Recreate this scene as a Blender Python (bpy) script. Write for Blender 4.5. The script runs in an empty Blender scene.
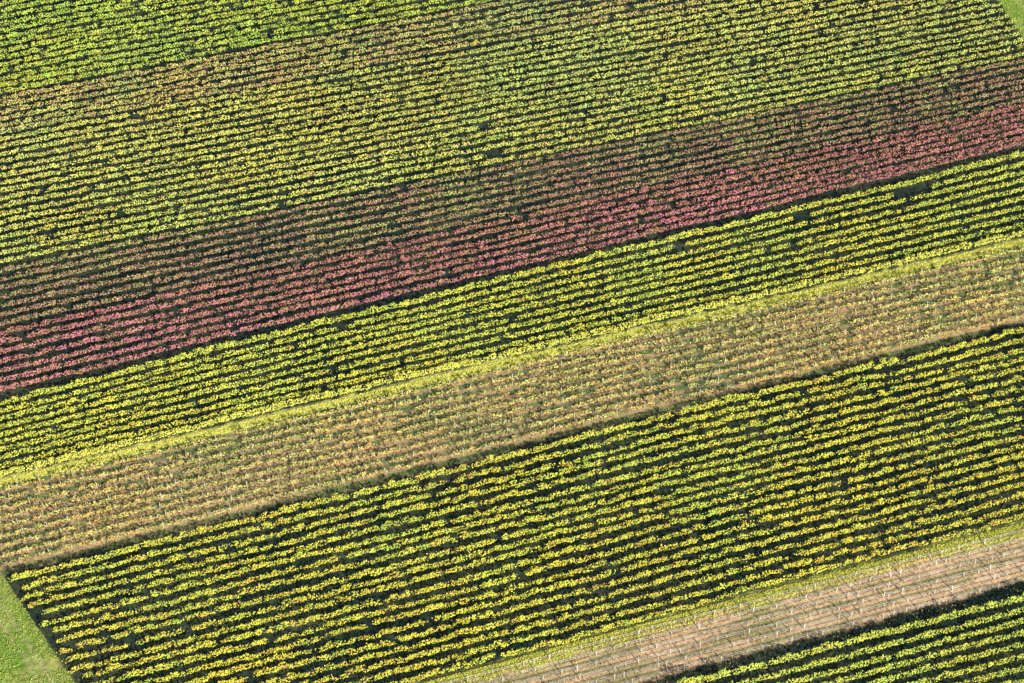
import bpy, math, numpy as np
rng=np.random.default_rng(7)
scene=bpy.context.scene
R=math.radians
EL=R(28); SD=np.array([.56,-.828])
SUNV=np.array([SD[0]*math.cos(EL),SD[1]*math.cos(EL),math.sin(EL)])

# ---------------------------------------------------------------- helpers
_tabs={}
def vnoise(x,y,scale,seed=0):
    if seed not in _tabs:
        _tabs[seed]=np.random.default_rng(1000+seed).random((256,256)).astype(np.float32)
    T=_tabs[seed]
    x=np.asarray(x)/scale+500.3; y=np.asarray(y)/scale+500.7
    xi=np.floor(x).astype(int); yi=np.floor(y).astype(int)
    fx=x-xi; fy=y-yi
    fx=fx*fx*(3-2*fx); fy=fy*fy*(3-2*fy)
    a=T[xi%256,yi%256]; b=T[(xi+1)%256,yi%256]; c=T[xi%256,(yi+1)%256]; d=T[(xi+1)%256,(yi+1)%256]
    return (a*(1-fx)+b*fx)*(1-fy)+(c*(1-fx)+d*fx)*fy
def fnoise(x,y,scale,seed=0):
    return (vnoise(x,y,scale,seed)+.5*vnoise(x,y,scale*.45,seed+1)+.25*vnoise(x,y,scale*.2,seed+2))/1.75
def sstep(a,b,x):
    t=np.clip((x-a)/(b-a),0,1); return t*t*(3-2*t)
def xleft(y):  return np.maximum(-71.8-.70*(y+44.4),-106)
def xright(y): return np.minimum(88-.30*(y-82.9),106)
def ground_z(x,y):
    z=0.9*(vnoise(x,y,70,50)-.5)*np.exp(-(x/160)**2-(y/160)**2)
    z=z-.45*np.exp(-((x-(xleft(y)-.1))/.55)**2)*(np.abs(y)<120)
    return z

def mesh_from_quads(name,V,F,C,mat):
    me=bpy.data.meshes.new(name)
    m=len(F)
    me.vertices.add(len(V)); me.vertices.foreach_set('co',V.astype(np.float32).ravel())
    me.loops.add(m*4); me.loops.foreach_set('vertex_index',F.astype(np.int32).ravel())
    me.polygons.add(m); me.polygons.foreach_set('loop_start',np.arange(0,m*4,4,dtype=np.int32))
    me.update(calc_edges=True)
    at=me.attributes.new('tint','FLOAT_COLOR','FACE')
    c4=np.ones((m,4),np.float32); c4[:,:3]=C
    at.data.foreach_set('color',c4.ravel())
    me.materials.append(mat)
    ob=bpy.data.objects.new(name,me); scene.collection.objects.link(ob)
    return ob
def leaf_quads(P,N,size,aspect=None):
    n=len(P)
    N=N/np.linalg.norm(N,axis=1,keepdims=True)
    r=rng.normal(size=(n,3)); T=np.cross(N,r); T/=np.linalg.norm(T,axis=1,keepdims=True)+1e-9
    B=np.cross(N,T)
    s=size[:,None]; a=(rng.uniform(.65,1.1,n) if aspect is None else aspect)[:,None]
    j=lambda: rng.uniform(.75,1.15,(n,1))
    V=np.stack([P-T*s*j()-B*s*a*.25, P-B*s*a*j()+N*s*.15, P+T*s*j()+B*s*a*.2, P+B*s*a*j()-N*s*.15],axis=1).reshape(-1,3)
    return V,np.arange(n*4).reshape(n,4)
def boxes(P,hx,h,lean=.04):
    n=len(P); hx=np.broadcast_to(hx,(n,)); h=np.broadcast_to(h,(n,))
    V=np.zeros((n,8,3)); l=rng.normal(0,lean,(n,2))
    for k,(sx,sy) in enumerate([(-1,-1),(1,-1),(1,1),(-1,1)]):
        V[:,k,0]=P[:,0]+sx*hx; V[:,k,1]=P[:,1]+sy*hx; V[:,k,2]=P[:,2]-.1
        V[:,k+4,0]=P[:,0]+sx*hx*.8+l[:,0]*h; V[:,k+4,1]=P[:,1]+sy*hx*.8+l[:,1]*h; V[:,k+4,2]=P[:,2]+h
    q=np.array([[0,1,5,4],[1,2,6,5],[2,3,7,6],[3,0,4,7],[4,5,6,7]])
    F=(q[None]+(np.arange(n)*8)[:,None,None]).reshape(-1,4)
    return V.reshape(-1,3),F
def wires(A,Bp,r):
    n=len(A); V=np.zeros((n,8,3))
    for k,(sy,sz) in enumerate([(-1,-1),(1,-1),(1,1),(-1,1)]):
        V[:,k]=A+np.array([0,sy*r,sz*r]); V[:,k+4]=Bp+np.array([0,sy*r,sz*r])
    q=np.array([[0,1,5,4],[1,2,6,5],[2,3,7,6],[3,0,4,7]])
    F=(q[None]+(np.arange(n)*8)[:,None,None]).reshape(-1,4)
    return V.reshape(-1,3),F

# ---------------------------------------------------------------- materials
def mat_attr(name,rough=.6,nscale=0,namt=.25,spec=.2,bump=0,simple=False):
    m=bpy.data.materials.new(name); m.use_nodes=True
    nt=m.node_tree; nt.nodes.clear(); L=nt.links.new
    out=nt.nodes.new('ShaderNodeOutputMaterial')
    at=nt.nodes.new('ShaderNodeAttribute'); at.attribute_name='tint'
    geo=nt.nodes.new('ShaderNodeNewGeometry')
    col=at.outputs['Color']
    if nscale:
        no=nt.nodes.new('ShaderNodeTexNoise'); no.inputs['Scale'].default_value=nscale; no.inputs['Detail'].default_value=4
        L(geo.outputs['Position'],no.inputs['Vector'])
        mr=nt.nodes.new('ShaderNodeMapRange'); mr.inputs['From Min'].default_value=.3; mr.inputs['From Max'].default_value=.7
        mr.inputs['To Min'].default_value=1-namt; mr.inputs['To Max'].default_value=1+namt
        L(no.outputs['Fac'],mr.inputs['Value'])
        mul=nt.nodes.new('ShaderNodeVectorMath'); mul.operation='SCALE'
        L(col,mul.inputs[0]); L(mr.outputs['Result'],mul.inputs['Scale']); col=mul.outputs[0]
    if simple:
        p=nt.nodes.new('ShaderNodeBsdfDiffuse'); L(col,p.inputs['Color'])
    else:
        p=nt.nodes.new('ShaderNodeBsdfPrincipled'); p.inputs['Roughness'].default_value=rough
        p.inputs['Specular IOR Level'].default_value=spec
        L(col,p.inputs['Base Color'])
    if bump:
        b=nt.nodes.new('ShaderNodeBump'); b.inputs['Strength'].default_value=.8; b.inputs['Distance'].default_value=bump
        n2=nt.nodes.new('ShaderNodeTexNoise'); n2.inputs['Scale'].default_value=4; n2.inputs['Detail'].default_value=5
        L(geo.outputs['Position'],n2.inputs['Vector']); L(n2.outputs['Fac'],b.inputs['Height']); L(b.outputs[0],p.inputs['Normal'])
    L(p.outputs[0],out.inputs[0])
    return m
M_leaf=mat_attr('vine_leaf',simple=True)
M_grass=mat_attr('grass_blade',simple=True)
M_wood=mat_attr('weathered_wood')
M_ground=mat_attr('ground_soil_and_grass',rough=.95,nscale=2.2,namt=.35,spec=.05,bump=.12)

# ---------------------------------------------------------------- plot layout (metres): boundary Y = a + b X
B0=(125,.304);B1=(83.0,.306);B2=(71.0,.289);B3=(39.8,.297);B4=(26.9,.3136);B5=(14.4,.3376)
B6=(-3.8,.313);B7=(-22.6,.314);B8=(-59.0,.316);B9=(-69.7,.300);B10=(-90,.300)
sh=lambda B,d:(B[0]+d,B[1])
holes=[(-26.8,2.9,.9),(27,19.5,.9),(47.8,26.3,1.0),(64.6,32.0,1.2),(68,33.4,1.1),(-5,48.5,.9),(-3,41.8,1.0),(-52,96,1.2)]

# name,upper,lower,nrows, height, halfwidth, density, colour upper, colour lower, accent, accent frac, gap prob, messy
blocks=[
 ('green_grape_vine_rows',B0,B1,22,1.25,.32,44,(.56,.80,.17),(.64,.80,.18),(.60,.50,.16),.10,.012,1.1),
 ('autumn_grape_vine_rows',B1,B2,6,1.2,.32,42,(.72,.74,.28),(.74,.74,.28),(.66,.42,.30),.32,.010,1.0),
 ('green_grape_vine_rows',B2,B3,17,1.15,.32,42,(.80,.86,.28),(.80,.88,.24),(.72,.54,.26),.16,.006,.9),
 ('dark_grape_vine_rows',B3,B4,7,1.1,.30,38,(.50,.52,.18),(.50,.36,.22),(.56,.26,.24),.34,.012,.9),
 ('red_grape_vine_rows',B4,sh(B5,.4),7,1.15,.33,44,(.62,.26,.26),(.80,.31,.36),(.46,.32,.15),.26,.006,1.0),
 ('yellow_green_grape_vine_rows',sh(B5,-.7),B6,10,1.2,.32,46,(.82,.86,.18),(.88,.88,.17),(.50,.64,.14),.18,.005,.8),
 ('sparse_brown_grape_vine_rows',sh(B6,-1.4),sh(B7,1.7),9,1.05,.22,32,(.88,.72,.32),(.89,.62,.32),(.54,.58,.20),.32,.05,.9),
 ('yellow_green_grape_vine_rows',sh(B7,.2),B8,20,1.18,.32,50,(.76,.86,.16),(.89,.87,.14),(.86,.58,.15),.20,.008,1.4),
 ('green_grape_vine_rows',B9,B10,11,1.3,.34,50,(.76,.86,.18),(.76,.86,.18),(.80,.78,.18),.12,.006,.9),
]
postP=[];trunkP=[]
for bi,(name,U,Lo,n,H,W,dens,c1,c2,acc,accf,gapp,messy) in enumerate(blocks):
    Ps=[];Ns=[];Ss=[];Cs=[]
    for i in range(n):
        f=(i+.5)/n
        a=U[0]*(1-f)+Lo[0]*f; b=U[1]*(1-f)+Lo[1]*f
        x=np.arange(-108,108,1.05)
        x=x+rng.normal(0,.12,len(x)); y=a+b*x
        ends=rng.normal(0,.2)
        k=(x>xleft(y)+.8+ends)&(x<xright(y)-.8+ends)&(y<96)
        if bi==8: k&=(x>-20)
        x=x[k];y=y[k]
        nv=len(x)
        if nv==0: continue
        y=y+.22*messy*(vnoise(x,y*0+i*9,14,60+bi)-.5)*2+rng.normal(0,.08*messy,nv)
        keep=rng.random(nv)>gapp*(.3+1.6*vnoise(x,y,12,70+bi))*1.4
        for hx,hy,hr in holes: keep&=((x-hx)/1.6)**2+(y-hy)**2>hr**2
        x=x[keep];y=y[keep];nv=len(x)
        vig=.82+.34*fnoise(x,y,9,80)+rng.normal(0,.14*messy,nv); vig=np.clip(vig,.48,1.32)
        lastrow=(bi==5 and i==n-1)
        if lastrow: vig*=1.25
        edge=(i==0 and bi in (5,7,8))
        edgef=1+ (.5*vnoise(x,y,5,77)+(.2 if bi==8 else 0) if edge else 0)
        hv=H*vig*edgef; wv=W*(.8+.35*rng.random(nv))*(.7+.3*vig)*(1.35 if lastrow else 1)
        cnt=(dens*vig*(1.3 if edge or lastrow else 1)*rng.uniform(.7,1.2,nv)*np.where(np.abs(x)>95,.6,1)).astype(int)
        idx=np.repeat(np.arange(nv),cnt); m=len(idx)
        th=rng.uniform(0,2*np.pi,m); r=np.sqrt(rng.uniform(.35,1,m))
        z0=hv[idx]*.30; hh=(hv[idx]-z0)/2
        lat=np.cos(th)*r*wv[idx]*(1+.25*rng.normal(size=m))
        up=np.sin(th)*r
        al=rng.normal(0,.38,m)
        up=up*(1-.28*np.minimum(1,(al/.55)**2))
        z=z0+hh+up*hh+np.where(rng.random(m)<.08,rng.uniform(0,.32,m),0)
        ux,uy=1/math.hypot(1,b),b/math.hypot(1,b)
        px=x[idx]+al*ux-lat*uy; py=y[idx]+al*uy+lat*ux
        Ps.append(np.stack([px,py,z+ground_z(px,py)],1))
        # leaves face outwards from the canopy and lean towards the light
        nn=np.stack([-uy*np.cos(th),ux*np.cos(th),np.sin(th)*.7],1)*.7+SUNV*.85+rng.normal(0,.32,(m,3))
        Ns.append(nn)
        Ss.append(rng.uniform(.075,.15,m))
        g=np.clip(f+(fnoise(x,y,18,90+bi)-.5)*1.3+rng.normal(0,.25,nv),0,1)[:,None]
        base=np.array(c1)*(1-g)+np.array(c2)*g
        base=base*(.84+.30*fnoise(x,y,25,30))[:,None]*rng.uniform(.76,1.16,(nv,1))
        hue=(fnoise(x,y,11,130+bi)-.5)[:,None]+rng.normal(0,.14,(nv,1))      # yellowing patches
        if bi not in (3,4): base=base*(1+hue*np.array([[.38,.0,-.3]]))
        else: base=base*(1+hue*np.array([[.1,.45,-.2]]))
        av=np.clip(accf*2.2*(fnoise(x,y,7,40+bi)-.18)+(rng.random(nv)<accf*.4)*.4,0,.9)
        if lastrow: base=base*.2+np.array((.88,.88,.22))*.8; av*=.1
        c=base[idx]
        isacc=rng.random(m)<av[idx]
        c=np.where(isacc[:,None],np.array(acc)[None],c)
        c=c*rng.uniform(.55,1.25,(m,1))*rng.uniform(.93,1.07,(m,3))*np.array([[1,1,.75 if bi not in (3,4) else .95]])
        Cs.append(c)
        trunkP.append(np.stack([x,y,ground_z(x,y),hv*.5],1))
        s=slice(rng.integers(0,5),None,5 if bi!=6 else 3)
        postP.append(np.stack([x[s],y[s],ground_z(x[s],y[s]),np.full(len(x[s]),H*(1.4 if bi==6 else 1.05)),np.full(len(x[s]),2.2 if bi==6 else 1)],1))
    P=np.concatenate(Ps);N=np.concatenate(Ns);S=np.concatenate(Ss);C=np.concatenate(Cs)
    V,F=leaf_quads(P,N,S)
    mesh_from_quads(name,V,F,np.clip(C,0.01,.9),M_leaf)
    print(name,len(F))

# ---------------------------------------------------------------- newly planted strip with stakes and wires
sx=[];WA=[];WB=[]
for i in range(6):
    f=(i+.75)/7.2
    a=B8[0]*(1-f)+B9[0]*f; b=B8[1]*(1-f)+B9[1]*f
    x=np.arange(-60,106,2.1); x=x+rng.normal(0,.4,len(x)); y=a+b*x+rng.normal(0,.06,len(x))
    k=(rng.random(len(x))>.15)&(x>xleft(y)+1)&(x<xright(y)-1);x=x[k];y=y[k]
    q=np.stack([x,y,ground_z(x,y)],1); sx.append(q)
    for hz in (.5,.9):
        WA.append(q[:-1]+[0,0,hz]); WB.append(q[1:]+[0,0,hz])
st=np.concatenate(sx)
V,F=boxes(st,rng.uniform(.03,.065,len(st)),rng.uniform(.7,1.35,len(st)),.07)
mesh_from_quads('vine_stakes',V,F,np.repeat(np.array([[.90,.88,.82]])*rng.uniform(.75,1.0,(len(st),1)),5,0),M_wood)
V,F=wires(np.concatenate(WA),np.concatenate(WB),.014)
mesh_from_quads('trellis_wires',V,F,np.full((len(F),3),.8),M_wood)
# low young plants strung continuously along each staked row
yr=[]
for i in range(6):
    f=(i+.75)/7.2
    a=B8[0]*(1-f)+B9[0]*f; b=B8[1]*(1-f)+B9[1]*f
    x=rng.uniform(-60,105,2600); y=a+b*x+rng.normal(0,.13,2600)
    k=(x>xleft(y)+1)&(x<xright(y)-1)&(fnoise(x,y*0+i*7,3,160)>.42)
    yr.append(np.stack([x[k],y[k],ground_z(x[k],y[k])+rng.uniform(.02,.35,k.sum())],1))
P=np.concatenate(yr); m=len(P)
V,F=leaf_quads(P,rng.normal(0,.6,(m,3))+SUNV*.6,rng.uniform(.05,.12,m))
mesh_from_quads('young_grape_vines',V,F,np.where(rng.random((m,1))<.5,np.array([[.50,.48,.16]]),np.array([[.66,.36,.20]]))*rng.uniform(.5,1.1,(m,1)),M_leaf)

pp=np.concatenate(postP); V,F=boxes(pp[:,:3],.025+.01*pp[:,4],pp[:,3])
mesh_from_quads('trellis_posts',V,F,np.repeat(np.clip(np.array([[.34,.31,.26]])*rng.uniform(.6,1.1,(len(pp),1))*pp[:,4:5],0,.85),5,0),M_wood)
tp=np.concatenate(trunkP); V,F=boxes(tp[:,:3],.03,tp[:,3],.12)
mesh_from_quads('vine_trunks',V,F,np.repeat(np.array([[.10,.07,.05]])*rng.uniform(.6,1.4,(len(tp),1)),5,0),M_wood)

# ---------------------------------------------------------------- ground : one sheet out to the horizon
def gcol(x,y):
    L=lambda B:y-(B[0]+B[1]*x)
    n1=fnoise(x,y,6,5); n2=fnoise(x,y,1.2,9); n3=fnoise(x,y,30,15)
    ca,sa=math.cos(.30),math.sin(.30)
    u=x*ca+y*sa; v=-x*sa+y*ca
    st=fnoise(u*.12,v,.9,21)
    mix=lambda A,Bc,t:A*(1-t)[...,None]+Bc*t[...,None]
    arr=lambda c:np.broadcast_to(np.array(c,float),x.shape+(3,))
    grass=mix(arr((.20,.38,.05)),arr((.58,.58,.18)),np.clip((n1*.6+n2*.5-.25)*1.5,0,1))
    under=mix(arr((.03,.05,.045)),arr((.08,.10,.065)),np.clip((st+n1-.8)*2,0,1))  # ground between vine rows, with the dark bluish shade put into its colour
    # sparse plot: mown grass alleys, dry strips under each vine row
    top=sh(B6,-1.4); fr=L(top)/((B7[0]+1.7-top[0])+(B7[1]-top[1])*x)*9
    ph=np.abs((fr%1.0)-.5)*2
    tan=mix(arr((.66,.45,.25)),arr((.16,.23,.10)),np.clip(sstep(.15,.6,ph)*.9+(st-.5)*1.0+(n1-.5)*.9,0,1))
    fs=(L(B8)/((B9[0]-B8[0])+(B9[1]-B8[1])*x))*7.2-.75
    ps=np.abs((fs+.5)%1.0-.5)*2
    soil=mix(arr((.90,.62,.40)),arr((.42,.38,.19)),np.clip(sstep(.3,.8,ps)*.6+(st-.5)*2.2+(n1-.5)*1.6-.35*sstep(10,60,x)+.25,0,1))
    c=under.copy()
    w=.4*(n2-.5)*2; ww=2.2*(n1-.5)
    tb=sstep(-.5,.5,-(L(B6)+.3)+w)*sstep(-.5,.5,L(B7)-1.3+w+ww); c=mix(c,tan,tb)  # tan stops short of B7; the dark ground left there paints the row's shadow
    ys=sstep(-.3,.3,-(L(B6)-.6)+w)*sstep(-.3,.3,L(B6)+1.0+w); c=mix(c,arr((.88,.86,.26))*(0.7+.6*n2)[...,None],ys)
    sb=sstep(-.5,.5,-(L(B8)+.2)+w)*sstep(-.5,.5,L(B9)-2.2+w+ww); c=mix(c,soil,sb)  # soil ends before B9, leaving a painted dark shadow strip above the last plot
    vg=sstep(-.6,.6,-(L(B8)-.6)+w)*sstep(-1.2,.6,L(B8)+1.0+3*w+ww); c=mix(c,arr((.66,.68,.18))*(0.6+.8*n2)[...,None],vg)
    hl=sstep(-.4,.4,(xleft(y)-.5)-x+w); hr=sstep(-.4,.4,x-(xright(y)-.4)+w); ht=sstep(-.4,.4,y-96+w); hb=sstep(-.4,.4,-L(B10)+w)
    c=mix(c,grass,np.clip(hl+hr+ht+hb,0,1))
    for d in (3.2,5.0):
        for q in (np.abs(xleft(y)-d-x),np.abs(x-xright(y)-d)):
            t=np.exp(-(q/.35)**2)*.6*(.5+n1); c=mix(c,arr((.66,.58,.34)),np.clip(t,0,1))
    return np.clip(c*(.85+.3*n3)[...,None],.01,.88)
far=[-6000,-3000,-1500,-700,-350,-200]
xs=np.concatenate([far,np.arange(-118,118.1,.36),[-f for f in far[::-1]]])
ys=np.concatenate([far,np.arange(-90,104.1,.30),[-f for f in far[::-1]]])
X,Y=np.meshgrid(xs,ys,indexing='ij')
Z=ground_z(X,Y)+.07*(fnoise(X,Y,.9,33)-.5)-.02
nx,ny=len(xs),len(ys)
id_=np.arange(nx*ny).reshape(nx,ny)
F=np.stack([id_[:-1,:-1],id_[1:,:-1],id_[1:,1:],id_[:-1,1:]],-1).reshape(-1,4)
V=np.stack([X,Y,Z],-1).reshape(-1,3)
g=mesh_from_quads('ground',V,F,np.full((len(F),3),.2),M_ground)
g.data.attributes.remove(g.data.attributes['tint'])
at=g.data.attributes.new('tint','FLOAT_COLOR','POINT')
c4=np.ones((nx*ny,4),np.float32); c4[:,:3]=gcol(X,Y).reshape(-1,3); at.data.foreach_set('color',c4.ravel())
g.data.polygons.foreach_set('use_smooth',np.ones(len(F),bool))

# ---------------------------------------------------------------- grass tufts
def tufts(x,y,hmin,hmax,cols):
    m=len(x); h=rng.uniform(hmin,hmax,m)
    P=np.stack([x,y,ground_z(x,y)+h*.4],1)
    N=rng.normal(0,.7,(m,3))+SUNV*1.0; N[:,2]=np.abs(N[:,2])
    V,F=leaf_quads(P,N,h*.7)
    cols=np.array(cols); c=cols[rng.integers(0,len(cols),m)]*rng.uniform(.6,1.25,(m,1))
    return V,F,c
out=[]
n=40000; y=rng.uniform(-80,10,n); x=xleft(y)-.3-rng.uniform(0,1,n)**1.3*18
k=(x>-118)&(fnoise(x,y,3,5)>.38); out.append(tufts(x[k],y[k],.06,.2,[(.24,.46,.06),(.40,.54,.10),(.56,.56,.18)]))
n=8000; y=rng.uniform(40,100,n); x=xright(y)-.6+rng.uniform(0,12,n); out.append(tufts(x,y,.06,.2,[(.28,.54,.07),(.52,.62,.13)]))
n=30000; x=rng.uniform(-70,106,n); y=B8[0]+B8[1]*x+.4-np.abs(rng.normal(0,1.0,n)); out.append(tufts(x,y,.06,.22,[(.76,.76,.14),(.54,.62,.12),(.84,.74,.2)]))
n=16000; x=rng.uniform(-70,106,n); f=rng.random(n); y=(B8[0]+B8[1]*x)*(1-f)+(B9[0]+B9[1]*x)*f
k=fnoise(x*.3,y,1.2,11)>.56; out.append(tufts(x[k],y[k],.05,.16,[(.55,.54,.18),(.75,.55,.32),(.46,.44,.18)]))
n=60000; x=rng.uniform(-100,106,n); f=rng.random(n); y=(B6[0]+B6[1]*x)*(1-f)+(B7[0]+B7[1]*x+1)*f
k=fnoise(x*.4,y,1.6,12)>.55; out.append(tufts(x[k],y[k],.05,.15,[(.42,.48,.16),(.30,.40,.12),(.64,.46,.25)]))
n=26000; x=rng.uniform(-100,106,n); y=B6[0]+B6[1]*x+rng.uniform(-1.1,.3,n); out.append(tufts(x,y,.06,.22,[(.88,.86,.22),(.84,.84,.18)]))
off=0;VV=[];FF=[];CC=[]
for V,F,c in out:
    VV.append(V);FF.append(F+off);CC.append(c);off+=len(V)
mesh_from_quads('grass',np.concatenate(VV),np.concatenate(FF),np.clip(np.concatenate(CC),.01,.9),M_grass)

# ---------------------------------------------------------------- light
from mathutils import Vector
d=Vector(SUNV.tolist())
sun=bpy.data.lights.new('sun','SUN'); sun.energy=5; sun.angle=R(.5); sun.color=(1,.94,.78)
so=bpy.data.objects.new('sun',sun); scene.collection.objects.link(so)
so.rotation_euler=d.to_track_quat('Z','Y').to_euler(); so.location=(60,-120,120)
w=bpy.data.worlds.new('World'); scene.world=w; w.use_nodes=True
nt=w.node_tree; bg=nt.nodes['Background']; sk=nt.nodes.new('ShaderNodeTexSky'); sk.sky_type='NISHITA'
sk.sun_disc=False; sk.sun_elevation=EL; sk.sun_rotation=math.atan2(SD[0],SD[1])
nt.links.new(sk.outputs[0],bg.inputs[0]); bg.inputs[1].default_value=.065

# ---------------------------------------------------------------- camera (aircraft at ~254 m)
cam=bpy.data.cameras.new('camera'); cam.lens=77.5; cam.sensor_width=36; cam.clip_end=20000; cam.clip_start=1
co=bpy.data.objects.new('camera',cam); scene.collection.objects.link(co)
co.location=(0,-228.8,254.2); co.rotation_euler=(R(42),0,0)
scene.camera=co
scene.view_settings.view_transform='Standard'; scene.view_settings.look='None'; scene.view_settings.exposure=0
